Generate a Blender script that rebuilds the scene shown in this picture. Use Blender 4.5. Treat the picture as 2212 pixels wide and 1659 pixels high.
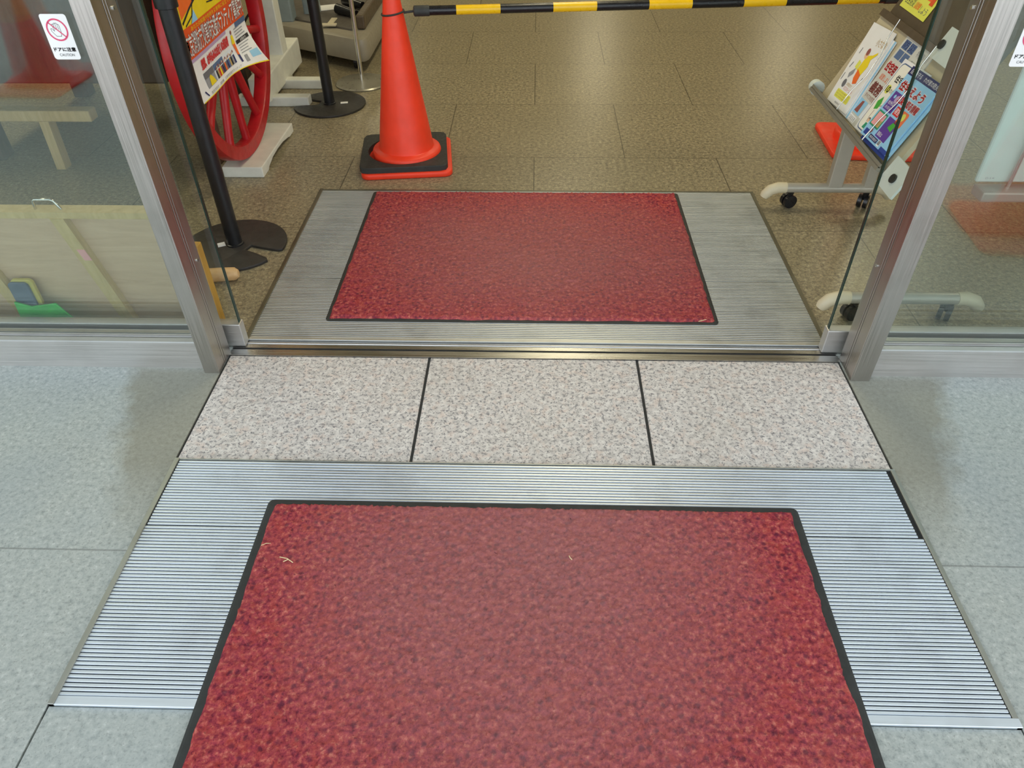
import bpy, bmesh, math, random
import numpy as np
from mathutils import Vector, Matrix

random.seed(7); rng = np.random.default_rng(11)
PI = math.pi
for o in list(bpy.data.objects): bpy.data.objects.remove(o)
SC = bpy.context.scene
COL = SC.collection

# ------------------------------------------------------------------ camera, sky, lamps, exposure
cam = bpy.data.cameras.new('camera'); co = bpy.data.objects.new('camera', cam); COL.objects.link(co)
cam.sensor_fit = 'HORIZONTAL'; cam.sensor_width = 36.0
cam.lens = 1575.116 / 2212 * 36.0
cam.clip_start = 0.02; cam.clip_end = 200
CP, CY, CR = math.radians(40.664743), math.radians(-1.950262), math.radians(-0.555698)
F = Vector((math.sin(CY)*math.cos(CP), math.cos(CY)*math.cos(CP), -math.sin(CP)))
r0 = Vector((math.cos(CY), -math.sin(CY), 0)); u0 = r0.cross(F)
Rv = math.cos(CR)*r0 + math.sin(CR)*u0; Uv = -math.sin(CR)*r0 + math.cos(CR)*u0
m = Matrix((Rv, Uv, -F)).transposed().to_4x4(); m.translation = Vector((0, 0, 1.35))
co.matrix_world = m
SC.camera = co

W = bpy.data.worlds.new('overcast'); SC.world = W; W.use_nodes = True
nt = W.node_tree; nt.nodes.clear()
wo = nt.nodes.new('ShaderNodeOutputWorld'); bg = nt.nodes.new('ShaderNodeBackground')
tc = nt.nodes.new('ShaderNodeTexCoord'); sx = nt.nodes.new('ShaderNodeSeparateXYZ'); rp = nt.nodes.new('ShaderNodeValToRGB')
nt.links.new(tc.outputs['Generated'], sx.inputs[0]); nt.links.new(sx.outputs['Z'], rp.inputs[0])
rp.color_ramp.elements[0].position = 0.0; rp.color_ramp.elements[0].color = (1.70, 1.78, 1.86, 1)
rp.color_ramp.elements[1].position = 0.55; rp.color_ramp.elements[1].color = (0.44, 0.50, 0.56, 1)
nt.links.new(rp.outputs[0], bg.inputs[0]); bg.inputs[1].default_value = 1.62
nt.links.new(bg.outputs[0], wo.inputs[0])

def area(name, loc, sx_, sy_, power, col, rot=(0, 0, 0)):
    l = bpy.data.lights.new(name, 'AREA'); l.shape = 'RECTANGLE'; l.size = sx_; l.size_y = sy_
    l.energy = power; l.color = col
    o = bpy.data.objects.new(name, l); COL.objects.link(o); o.location = loc; o.rotation_euler = rot
    return o
WARM = (1.0, 0.90, 0.62)
for x_ in (-3.0, 0.3, 3.4):
    for y_ in (3.6, 6.4):
        area('ceiling_lamp', (x_, y_, 2.72), 0.35, 1.3, 21, WARM)
for x_ in (-2.6, 1.0, 4.0):
    area('ceiling_lamp', (x_, 12.6, 2.72), 0.5, 1.3, 22, WARM)

vs = SC.view_settings
vs.view_transform = 'Standard'; vs.look = 'None'; vs.gamma = 1.0; vs.use_curve_mapping = False
vs.exposure = 0.2

# ------------------------------------------------------------------ materials
def srgb(r, g, b):
    f = lambda c: c/12.92 if c <= 0.04045 else ((c+0.055)/1.055)**2.4
    return (f(r/255), f(g/255), f(b/255), 1)
def lin(c):
    return c if len(c) == 4 else (*c, 1)
class NT:
    def __init__(s, name):
        s.m = bpy.data.materials.new(name); s.m.use_nodes = True; s.t = s.m.node_tree; s.t.nodes.clear()
        s.out = s.n('ShaderNodeOutputMaterial'); s.c = s.n('ShaderNodeTexCoord').outputs['Object']
    def n(s, k, **kw):
        n = s.t.nodes.new(k)
        for a, b in kw.items(): setattr(n, a, b)
        return n
    def l(s, a, b): s.t.links.new(a, b)
    def math(s, op, a, b=None, c=None, clamp=False):
        n = s.n('ShaderNodeMath', operation=op); n.use_clamp = clamp
        for i, v in enumerate((a, b, c)):
            if v is None: continue
            if hasattr(v, 'links'): s.l(v, n.inputs[i])
            else: n.inputs[i].default_value = v
        return n.outputs[0]
    def noise(s, scale, detail=3, rough=0.55, vec=None, dist=0):
        n = s.n('ShaderNodeTexNoise'); n.inputs['Scale'].default_value = scale; n.inputs['Detail'].default_value = detail
        n.inputs['Roughness'].default_value = rough; n.inputs['Distortion'].default_value = dist
        s.l(vec or s.c, n.inputs['Vector']); return n.outputs[0]
    def vor(s, scale, feature='F1', out=0):
        n = s.n('ShaderNodeTexVoronoi', feature=feature); n.inputs['Scale'].default_value = scale; s.l(s.c, n.inputs['Vector']); return n.outputs[out]
    def ramp(s, fac, stops, interp='LINEAR'):
        n = s.n('ShaderNodeValToRGB'); cr = n.color_ramp; cr.interpolation = interp
        while len(cr.elements) < len(stops): cr.elements.new(0.5)
        for e, (p, c) in zip(cr.elements, stops):
            e.position = p; e.color = c if hasattr(c, '__len__') else (c, c, c, 1)
        s.l(fac, n.inputs[0]); return n.outputs[0]
    def mix(s, fac, a, b, mode='MIX'):
        n = s.n('ShaderNodeMix', data_type='RGBA', blend_type=mode)
        for i, v in ((0, fac), (6, a), (7, b)):
            if hasattr(v, 'links'): s.l(v, n.inputs[i])
            else: n.inputs[i].default_value = v
        return n.outputs[2]
    def map(s, v, a, b, c, d):
        n = s.n('ShaderNodeMapRange'); s.l(v, n.inputs[0])
        for i, k in enumerate((a, b, c, d)): n.inputs[i+1].default_value = k
        return n.outputs[0]
    def xyz(s):
        n = s.n('ShaderNodeSeparateXYZ'); s.l(s.c, n.inputs[0]); return n.outputs
    def bsdf(s, col, rough=0.5, metal=0.0, bump=None, bstr=0.2, bdist=0.002, spec=None, **kw):
        p = s.n('ShaderNodeBsdfPrincipled')
        for k, v in (('Base Color', col), ('Roughness', rough), ('Metallic', metal)):
            if hasattr(v, 'links'): s.l(v, p.inputs[k])
            else: p.inputs[k].default_value = lin(v) if k == 'Base Color' else v
        if spec is not None: p.inputs['Specular IOR Level'].default_value = spec
        for k, v in kw.items(): p.inputs[k].default_value = v
        if bump is not None:
            b = s.n('ShaderNodeBump'); b.inputs['Strength'].default_value = bstr; b.inputs['Distance'].default_value = bdist
            s.l(bump, b.inputs['Height']); s.l(b.outputs[0], p.inputs['Normal'])
        s.l(p.outputs[0], s.out.inputs[0]); s.p = p
        return s.m
def scl(c, k): return (c[0]*k, c[1]*k, c[2]*k, 1)
_plain = {}
def plain(name, c, rough=0.55, metal=0.0, var=0.12, scale=18, bump=0.05, spec=None, **kw):
    """a surface of one colour with slight uneven wear"""
    if name in _plain: return _plain[name]
    t = NT(name); f = t.noise(scale, 4)
    col = t.mix(t.map(f, 0.3, 0.7, 0, 1), scl(c, 1-var), scl(c, 1+var))
    r = t.map(t.noise(scale*2.3, 2), 0.3, 0.7, max(rough-0.06, 0.02), min(rough+0.08, 1))
    _plain[name] = t.bsdf(col, r, metal, f, bump, 0.002, spec, **kw)
    return _plain[name]

def mat_interior_tile():
    t = NT('interior_stone_tile'); X, Y, Z = t.xyz()
    w, h, x0, y0 = 0.8035, 0.6522, 0.0002, 3.117
    row = t.math('FLOOR', t.math('DIVIDE', t.math('SUBTRACT', Y, y0), h))
    par = t.math('FLOORED_MODULO', row, 2.0)
    sh = t.math('SUBTRACT', 0.5, t.math('MULTIPLY', par, 0.5))
    ux = t.math('ADD', t.math('DIVIDE', t.math('SUBTRACT', X, x0), w), sh)
    fx = t.math('FRACT', ux); fy = t.math('FRACT', t.math('DIVIDE', t.math('SUBTRACT', Y, y0), h))
    j = t.math('MAXIMUM', t.math('LESS_THAN', fx, 0.0040/w), t.math('LESS_THAN', fy, 0.0032/h))
    tid = t.n('ShaderNodeTexWhiteNoise', noise_dimensions='2D'); cv = t.n('ShaderNodeCombineXYZ')
    t.l(t.math('FLOOR', ux), cv.inputs[0]); t.l(row, cv.inputs[1]); t.l(cv.outputs[0], tid.inputs[0])
    a = t.noise(64, 4, 0.72); b = t.noise(150, 2, 0.6); c = t.noise(2.2, 3)
    col = t.ramp(a, [(0.30, srgb(84, 80, 66)), (0.44, srgb(140, 130, 106)), (0.56, srgb(164, 152, 122)), (0.70, srgb(200, 188, 156))])
    col = t.mix(t.map(b, 0.57, 0.65, 0, 0.8), col, srgb(90, 82, 70))
    col = t.mix(t.map(t.noise(120, 2), 0.62, 0.70, 0, 0.8), col, srgb(214, 190, 142))
    col = t.mix(t.map(c, 0.3, 0.7, 0.0, 0.22), col, srgb(120, 112, 92))
    col = t.mix(t.map(tid.outputs[0], 0, 1, 0.0, 0.10), col, srgb(96, 84, 60))
    col = t.mix(t.math('MULTIPLY', j, 0.8), col, srgb(62, 56, 44))
    hgt = t.math('SUBTRACT', t.math('MULTIPLY', a, 0.3), j)
    return t.bsdf(col, 0.30, 0, hgt, 0.05, 0.0008, 0.4)
def mat_pavement():
    t = NT('weathered_paving_stone'); X, Y, Z = t.xyz()
    a = t.noise(80, 4, 0.7); b = t.noise(170, 2, 0.6); c = t.noise(3.2, 4, 0.6); d = t.noise(14, 3)
    col = t.ramp(a, [(0.30, srgb(138, 144, 140)), (0.46, srgb(170, 175, 169)), (0.60, srgb(184, 188, 181)), (0.74, srgb(212, 215, 210))])
    col = t.mix(t.map(b, 0.58, 0.66, 0, 0.6), col, srgb(132, 134, 128))
    col = t.mix(t.map(c, 0.35, 0.7, 0, 0.35), col, srgb(168, 178, 178))
    # darker brown band along the inner edge of each side, tapering off towards the street
    ax = t.math('ABSOLUTE', X)
    edge = t.math('SUBTRACT', 1.19, t.math('MULTIPLY', t.math('SUBTRACT', 1.62, Y), 0.36))
    k = t.math('SUBTRACT', edge, t.math('ADD', ax, t.math('MULTIPLY', t.math('SUBTRACT', d, 0.5), 0.12)))
    k = t.map(k, -0.015, 0.045, 0, 1)
    k = t.math('MULTIPLY', k, t.map(Y, 0.98, 1.25, 0, 1)); k = t.math('MULTIPLY', k, t.map(Y, 1.66, 1.60, 0, 1))
    col = t.mix(t.math('MULTIPLY', k, 0.62), col, srgb(128, 122, 100))
    j = t.math('MAXIMUM', t.math('LESS_THAN', t.math('ABSOLUTE', t.math('SUBTRACT', Y, 0.978)), 0.0022),
               t.math('LESS_THAN', t.math('ABSOLUTE', t.math('SUBTRACT', Y, 0.326)), 0.0022))
    col = t.mix(t.math('MULTIPLY', j, 0.55), col, srgb(110, 112, 108))
    hg = t.math('SUBTRACT', t.math('ADD', t.math('MULTIPLY', a, 0.5), t.math('MULTIPLY', b, 0.3)), j)
    return t.bsdf(col, t.map(c, 0.3, 0.7, 0.42, 0.62), 0, hg, 0.25, 0.0012, 0.4)
def mat_granite():
    t = NT('speckled_granite')
    a = t.noise(60, 3, 0.6); b = t.noise(100, 3, 0.65); c = t.noise(150, 2, 0.6); d = t.noise(3, 3)
    col = t.ramp(a, [(0.32, srgb(188, 182, 176)), (0.5, srgb(212, 205, 198)), (0.66, srgb(228, 222, 214))])
    col = t.mix(t.map(t.noise(36, 2), 0.52, 0.66, 0, 0.4), col, srgb(216, 190, 174))
    col = t.mix(t.map(b, 0.545, 0.60, 0, 0.72), col, srgb(124, 122, 124))
    col = t.mix(t.map(c, 0.60, 0.66, 0, 0.75), col, srgb(84, 84, 90))
    col = t.mix(t.map(d, 0.5, 0.75, 0, 0.16), col, srgb(170, 160, 140))
    return t.bsdf(col, 0.58, 0, b, 0.12, 0.001, 0.35)
def mat_metal(name, base, rough, streak=(2, 140, 2), var=0.16, dirt=0.0):
    t = NT(name); mp = t.n('ShaderNodeMapping'); t.l(t.c, mp.inputs[0]); mp.inputs['Scale'].default_value = streak
    f = t.noise(3, 4, 0.6, mp.outputs[0]); g = t.noise(7, 3)
    col = t.mix(t.map(f, 0.3, 0.7, 0, 1), scl(base, 1-var), scl(base, 1+var*0.7))
    if dirt: col = t.mix(t.map(g, 0.52, 0.75, 0, dirt), col, srgb(96, 88, 70))
    r = t.map(f, 0.3, 0.7, max(rough-0.07, 0.04), rough+0.1)
    return t.bsdf(col, r, 1.0, f, 0.05, 0.0006)
def mat_glass():
    t = NT('clear_glass')
    lw = t.n('ShaderNodeLayerWeight'); lw.inputs[0].default_value = 0.5
    p5 = t.math('POWER', lw.outputs['Facing'], 5.0)
    fac = t.math('ADD', t.math('MULTIPLY', p5, 0.9), 0.065, clamp=True)
    tr = t.n('ShaderNodeBsdfTransparent'); tr.inputs[0].default_value = (0.955, 0.975, 0.965, 1)
    gl = t.n('ShaderNodeBsdfGlossy'); gl.inputs['Roughness'].default_value = 0.02; gl.inputs[0].default_value = (0.92, 1, 0.98, 1)
    mx = t.n('ShaderNodeMixShader'); t.l(fac, mx.inputs[0]); t.l(tr.outputs[0], mx.inputs[1]); t.l(gl.outputs[0], mx.inputs[2])
    t.l(mx.outputs[0], t.out.inputs[0]); return t.m
def mat_carpet(name, tone):
    t = NT(name)
    a = t.noise(92, 3, 0.65); b = t.noise(210, 2, 0.6); c = t.noise(2.6, 2); e = t.noise(38, 3, 0.6)
    col = t.ramp(a, [(0.30, srgb(112, 40, 56)), (0.45, srgb(158, 62, 72)), (0.56, srgb(178, 80, 78)), (0.70, srgb(208, 122, 106))])
    col = t.mix(t.map(e, 0.50, 0.66, 0, 0.45), col, srgb(184, 74, 62))
    # darker tufts scattered in rough rows
    vn = t.n('ShaderNodeTexVoronoi', feature='F1'); vn.inputs['Scale'].default_value = 62; vn.inputs['Randomness'].default_value = 0.75
    ad = t.n('ShaderNodeVectorMath', operation='MULTIPLY_ADD'); nz = t.n('ShaderNodeTexNoise'); nz.inputs['Scale'].default_value = 150; t.l(t.c, nz.inputs['Vector'])
    t.l(nz.outputs['Color'], ad.inputs[0]); ad.inputs[1].default_value = (0.008, 0.008, 0.0); t.l(t.c, ad.inputs[2]); t.l(ad.outputs[0], vn.inputs['Vector'])
    pick = t.n('ShaderNodeSeparateColor'); t.l(vn.outputs['Color'], pick.inputs[0])
    k = t.math('MULTIPLY', t.map(vn.outputs['Distance'], 0.46, 0.16, 0, 1), t.map(pick.outputs[0], 0.25, 0.75, 0.08, 0.75))
    col = t.mix(k, col, srgb(88, 36, 56))
    col = t.mix(t.map(b, 0.60, 0.70, 0, 0.6), col, srgb(88, 32, 48))
    # paler pinkish-grey patch over the middle, fading outwards
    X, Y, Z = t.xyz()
    d2 = t.math('ADD', t.math('POWER', t.math('MULTIPLY', t.math('SUBTRACT', X, tone[0]), 1/tone[2]), 2.0),
                t.math('POWER', t.math('MULTIPLY', t.math('SUBTRACT', Y, tone[1]), 1/tone[3]), 2.0))
    k = t.math('ADD', t.map(d2, 0.0, 1.6, tone[4], 0.0), t.map(c, 0.4, 0.8, 0, 0.12))
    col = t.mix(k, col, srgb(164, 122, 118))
    return t.bsdf(col, 0.95, 0, b, 0.4, 0.003, 0.1)
def mat_wood(name, c1, c2, scale=(1, 9, 1), rough=0.6):
    t = NT(name); mp = t.n('ShaderNodeMapping'); t.l(t.c, mp.inputs[0]); mp.inputs['Scale'].default_value = scale
    f = t.noise(5, 5, 0.6, mp.outputs[0], 0.8)
    return t.bsdf(t.mix(t.map(f, 0.3, 0.7, 0, 1), c1, c2), rough, 0, f, 0.1, 0.001)

M = {}
M['tile'] = mat_interior_tile(); M['pave'] = mat_pavement(); M['granite'] = mat_granite()
M['steel'] = mat_metal('brushed_stainless', srgb(190, 186, 180), 0.34, (140, 140, 1.2), 0.08, 0.18)
M['steel_h'] = mat_metal('brushed_stainless_rail', srgb(196, 196, 194), 0.28, (1.2, 140, 140), 0.08, 0.14)
M['sill'] = mat_metal('satin_sill', srgb(208, 207, 204), 0.5, (1.2, 140, 140), 0.06, 0.1)
M['alu'] = mat_metal('ridged_aluminium', srgb(226, 234, 242), 0.5, (1.0, 30, 4), 0.06, 0.18)
M['alu_in'] = mat_metal('trodden_aluminium', srgb(206, 208, 206), 0.48, (1.0, 30, 4), 0.06, 0.22)
M['alu_gap'] = plain('grating_bed', srgb(38, 40, 40), 0.8)
M['rail'] = mat_metal('grating_rail', srgb(128, 126, 112), 0.45, (30, 1, 4), 0.1, 0.4)
M['outer_rail'] = mat_metal('weathered_rail', srgb(170, 172, 166), 0.45, (30, 1, 4), 0.1, 0.3)
M['chrome'] = mat_metal('bright_wire', srgb(226, 224, 218), 0.16, (4, 4, 4), 0.04)
M['glass'] = mat_glass()
M['glass_edge'] = plain('green_glass_edge', srgb(30, 54, 46), 0.2)
M['rubber'] = plain('black_rubber', srgb(46, 48, 46), 0.62, var=0.18, scale=30)
M['blackmetal'] = plain('black_painted_metal', srgb(30, 31, 33), 0.36, var=0.15, scale=40)
M['blackbase'] = plain('black_cast_base', srgb(50, 47, 44), 0.5, var=0.2, scale=25)
M['cone'] = plain('red_orange_plastic', srgb(248, 66, 36), 0.42, var=0.07, scale=12, spec=0.45)
M['cone_dark'] = plain('red_plastic', srgb(226, 34, 34), 0.45, var=0.1, scale=12)
M['amber'] = plain('amber_reflective_band', srgb(226, 116, 40), 0.3)
M['white'] = plain('white_paint', srgb(222, 222, 210), 0.5, var=0.08, scale=14)
M['redpaint'] = plain('red_gloss_paint', srgb(176, 20, 28), 0.38, var=0.18, scale=16)
M['yellowbar'] = plain('yellow_bar_plastic', srgb(246, 196, 20), 0.3, var=0.05)
M['blackbar'] = plain('black_bar_plastic', srgb(24, 24, 27), 0.3, var=0.1)
M['greyplastic'] = plain('grey_moulded_plastic', srgb(150, 142, 124), 0.35, var=0.06)
M['darkdeck'] = plain('dark_grey_deck', srgb(92, 86, 78), 0.45, var=0.15)
M['bluegrey'] = plain('blue_grey_paint', srgb(134, 146, 146), 0.5)
M['beige'] = plain('beige_plastic', srgb(206, 194, 164), 0.42, var=0.04)
M['rackmetal'] = plain('beige_grey_metal', srgb(178, 172, 158), 0.35, 0.3, var=0.05)
M['ledge'] = plain('grey_ledge', srgb(134, 130, 116), 0.42, 0.2, var=0.05)
M['rackpanel'] = plain('beige_panel', srgb(190, 178, 148), 0.5, var=0.05)
M['rackdark'] = plain('dark_brown_panel', srgb(84, 70, 52), 0.45, var=0.12)
M['palewhite'] = plain('pale_panel', srgb(214, 222, 214), 0.4, var=0.03)
M['plywood'] = mat_wood('plywood', srgb(206, 172, 138), srgb(224, 194, 160), (1, 8, 8))
M['batten'] = mat_wood('pine_batten', srgb(196, 168, 110), srgb(220, 194, 138), (9, 9, 1))
M['ochre'] = mat_wood('ochre_board', srgb(178, 130, 40), srgb(206, 156, 62), (4, 4, 1))
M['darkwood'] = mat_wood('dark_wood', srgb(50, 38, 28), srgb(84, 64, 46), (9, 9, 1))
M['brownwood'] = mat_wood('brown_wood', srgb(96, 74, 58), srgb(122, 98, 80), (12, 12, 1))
M['logwood'] = mat_wood('pale_timber', srgb(204, 164, 110), srgb(224, 190, 140), (2, 9, 9))
M['canvas'] = plain('grey_canvas', srgb(150, 156, 140), 0.8, var=0.2, scale=60)
M['green'] = plain('green_plastic', srgb(60, 190, 84), 0.5)
M['slate'] = plain('slate_blue_plastic', srgb(86, 100, 122), 0.4)
M['yellow'] = plain('yellow_foam', srgb(206, 190, 90), 0.6)
M['straw'] = plain('dry_straw', srgb(226, 206, 160), 0.7)
M['wall'] = plain('cream_wall', srgb(196, 188, 164), 0.7, var=0.04)
M['ceil'] = plain('ceiling_board', srgb(206, 202, 186), 0.8, var=0.03)
M['paper'] = plain('white_paper', srgb(236, 236, 234), 0.6, var=0.02, bump=0.01)
def ink(name, r, g, b): return plain('ink_'+name, srgb(r, g, b), 0.55, var=0.04, bump=0.0)
INK = {k: ink(k, *v) for k, v in dict(black=(34, 34, 40), red=(206, 40, 44), orange=(226, 84, 30), yellow=(240, 214, 30), blue=(40, 66, 150),
       navy=(34, 40, 96), sky=(150, 204, 236), pale=(226, 234, 240), grey=(150, 152, 156), lilac=(186, 160, 196), purple=(92, 56, 150), green=(70, 170, 60),
       teal=(44, 150, 110), pink=(240, 170, 170), brown=(150, 84, 76), skin=(232, 190, 150), cream=(240, 238, 222), steelblue=(84, 108, 146), white=(244, 244, 242),
       magenta=(216, 70, 110), lime=(226, 226, 90), tan=(190, 160, 100), news=(206, 206, 196), ash=(110, 110, 116), tangerine=(240, 110, 40), darkgrey=(70, 72, 76)).items()}

# ------------------------------------------------------------------ mesh building
WL = {}
class MB:
    def __init__(s): s.v = []; s.f = []; s.mi = []; s.mats = []
    def mat(s, m):
        if m not in s.mats: s.mats.append(m)
        return s.mats.index(m)
    def add(s, vs_, fs, m):
        k = len(s.v); i = s.mat(m)
        s.v += [tuple(p) for p in vs_]; s.f += [tuple(a+k for a in f) for f in fs]; s.mi += [i]*len(fs)
        return s
    def box(s, a, b, m, bev=0.0, seg=2, rot=None, org=None):
        bm = bmesh.new(); bmesh.ops.create_cube(bm, size=1)
        for v in bm.verts: v.co = Vector([(a[i]+b[i])/2 + v.co[i]*(b[i]-a[i]) for i in range(3)])
        if bev: bmesh.ops.bevel(bm, geom=bm.edges[:], offset=bev, segments=seg, affect='EDGES', profile=0.5)
        if rot is not None:
            for v in bm.verts: v.co = org + rot @ (v.co-org)
        return s.bm(bm, m)
    def bm(s, bm, m):
        bm.verts.index_update(); s.add([v.co[:] for v in bm.verts], [[v.index for v in f.verts] for f in bm.faces], m); bm.free(); return s
    def tube(s, path, r, m, seg=14, cap=True, closed=False):
        P = [Vector(p) for p in path]; n = len(P); rr = r if hasattr(r, '__len__') else [r]*n
        T = []
        for i in range(n):
            a = P[(i-1) % n] if closed or i else P[0]; b = P[(i+1) % n] if closed or i < n-1 else P[-1]
            T.append((b-a).normalized())
        ref = Vector((0, 0, 1)) if abs(T[0].z) < 0.9 else Vector((1, 0, 0))
        N = (ref - T[0]*ref.dot(T[0])).normalized(); vs_ = []
        for i in range(n):
            N = (N - T[i]*N.dot(T[i])).normalized(); B = T[i].cross(N)
            for k in range(seg):
                a = 2*PI*k/seg; vs_.append(P[i] + rr[i]*(math.cos(a)*N + math.sin(a)*B))
        fs = []
        for i in range(n if closed else n-1):
            j = (i+1) % n
            for k in range(seg): fs.append((i*seg+k, i*seg+(k+1) % seg, j*seg+(k+1) % seg, j*seg+k))
        if cap and not closed: fs += [tuple(range(seg))[::-1], tuple(range((n-1)*seg, n*seg))]
        return s.add(vs_, fs, m)
    def lathe(s, prof, c, m, seg=48):
        vs_ = []; fs = []; n = len(prof)
        for k in range(seg):
            a = 2*PI*k/seg
            for r, z in prof: vs_.append((c[0]+r*math.cos(a), c[1]+r*math.sin(a), c[2]+z))
        for k in range(seg):
            q = (k+1) % seg
            for i in range(n-1): fs.append((k*n+i, q*n+i, q*n+i+1, k*n+i+1))
        return s.add(vs_, fs, m)
    def prism(s, poly, z0, z1, m, axis='z', bev=0.0):
        bm = bmesh.new()
        P = {'z': lambda p, h: (p[0], p[1], h), 'x': lambda p, h: (h, p[0], p[1]), 'y': lambda p, h: (p[0], h, p[1])}[axis]
        lo = [bm.verts.new(P(p, z0)) for p in poly]; hi = [bm.verts.new(P(p, z1)) for p in poly]; n = len(poly)
        bm.faces.new(lo[::-1]); bm.faces.new(hi)
        for i in range(n): bm.faces.new((lo[i], lo[(i+1) % n], hi[(i+1) % n], hi[i]))
        bmesh.ops.recalc_face_normals(bm, faces=bm.faces[:])
        if bev: bmesh.ops.bevel(bm, geom=[e for e in bm.edges if len(e.link_faces) == 2 and e.calc_face_angle(0) > 0.6], offset=bev, segments=2, affect='EDGES', profile=0.5)
        return s.bm(bm, m)
    def build(s, name, parent=None, smooth=None, **props):
        me = bpy.data.meshes.new(name); off = WL.get(parent.name, Vector()) if parent else Vector()
        me.from_pydata([(x-off[0], y-off[1], z-off[2]) for x, y, z in s.v], [], s.f)
        for m_ in s.mats: me.materials.append(m_)
        me.polygons.foreach_set('material_index', s.mi)
        bm = bmesh.new(); bm.from_mesh(me); bmesh.ops.recalc_face_normals(bm, faces=bm.faces[:]) if s_recalc else None
        bm.to_mesh(me); bm.free()
        if smooth:
            me.polygons.foreach_set('use_smooth', [True]*len(me.polygons))
            me.set_sharp_from_angle(angle=math.radians(smooth))
        o = bpy.data.objects.new(name, me); COL.objects.link(o)
        if parent: o.parent = parent
        WL[o.name] = off
        for k, v_ in props.items(): o[k] = v_
        return o
s_recalc = True
def thing(name, label, cat, loc=(0, 0, 0), group=None):
    o = bpy.data.objects.new(name, None); COL.objects.link(o); o.location = loc; o.empty_display_size = 0.1
    WL[o.name] = Vector(loc); o['label'] = label; o['category'] = cat
    if group: o['group'] = group
    return o
def tag(o, label, cat, group=None):
    o['label'] = label; o['category'] = cat
    if group: o['group'] = group
    return o
def struct(name, loc=(0, 0, 0)):
    o = bpy.data.objects.new(name, None); COL.objects.link(o); o.location = loc; o['kind'] = 'structure'; WL[o.name] = Vector(loc); return o
def rrect(x0, y0, x1, y1, r, n=6):
    p = []
    for cx, cy, a0 in ((x1-r, y1-r, 0), (x0+r, y1-r, 90), (x0+r, y0+r, 180), (x1-r, y0+r, 270)):
        for k in range(n+1):
            a = math.radians(a0+90*k/n); p.append((cx+r*math.cos(a), cy+r*math.sin(a)))
    return p
def disc(c, r, n=24, a0=0, a1=360):
    return [(c[0]+r*math.cos(math.radians(a0+(a1-a0)*k/n)), c[1]+r*math.sin(math.radians(a0+(a1-a0)*k/n))) for k in range(n + (0 if a1-a0 == 360 else 1))]

_tx = {}
def text_geo(body):
    """outline letters as filled faces, scaled to a unit box: (verts, faces)"""
    if body in _tx: return _tx[body]
    cu = bpy.data.curves.new('lettering', 'FONT'); cu.body = body; cu.resolution_u = 3
    o = bpy.data.objects.new('lettering', cu); COL.objects.link(o)
    dg = bpy.context.evaluated_depsgraph_get(); me = bpy.data.meshes.new_from_object(o.evaluated_get(dg))
    v = np.array([p.co[:2] for p in me.vertices]) if len(me.vertices) else np.zeros((1, 2)); f = [tuple(p.vertices) for p in me.polygons]
    bpy.data.objects.remove(o); bpy.data.curves.remove(cu); bpy.data.meshes.remove(me)
    lo, hi = v.min(0), v.max(0); sp = np.maximum(hi-lo, 1e-6)
    _tx[body] = ((v-lo)/sp, f, sp[0]/sp[1]); return _tx[body]

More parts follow.
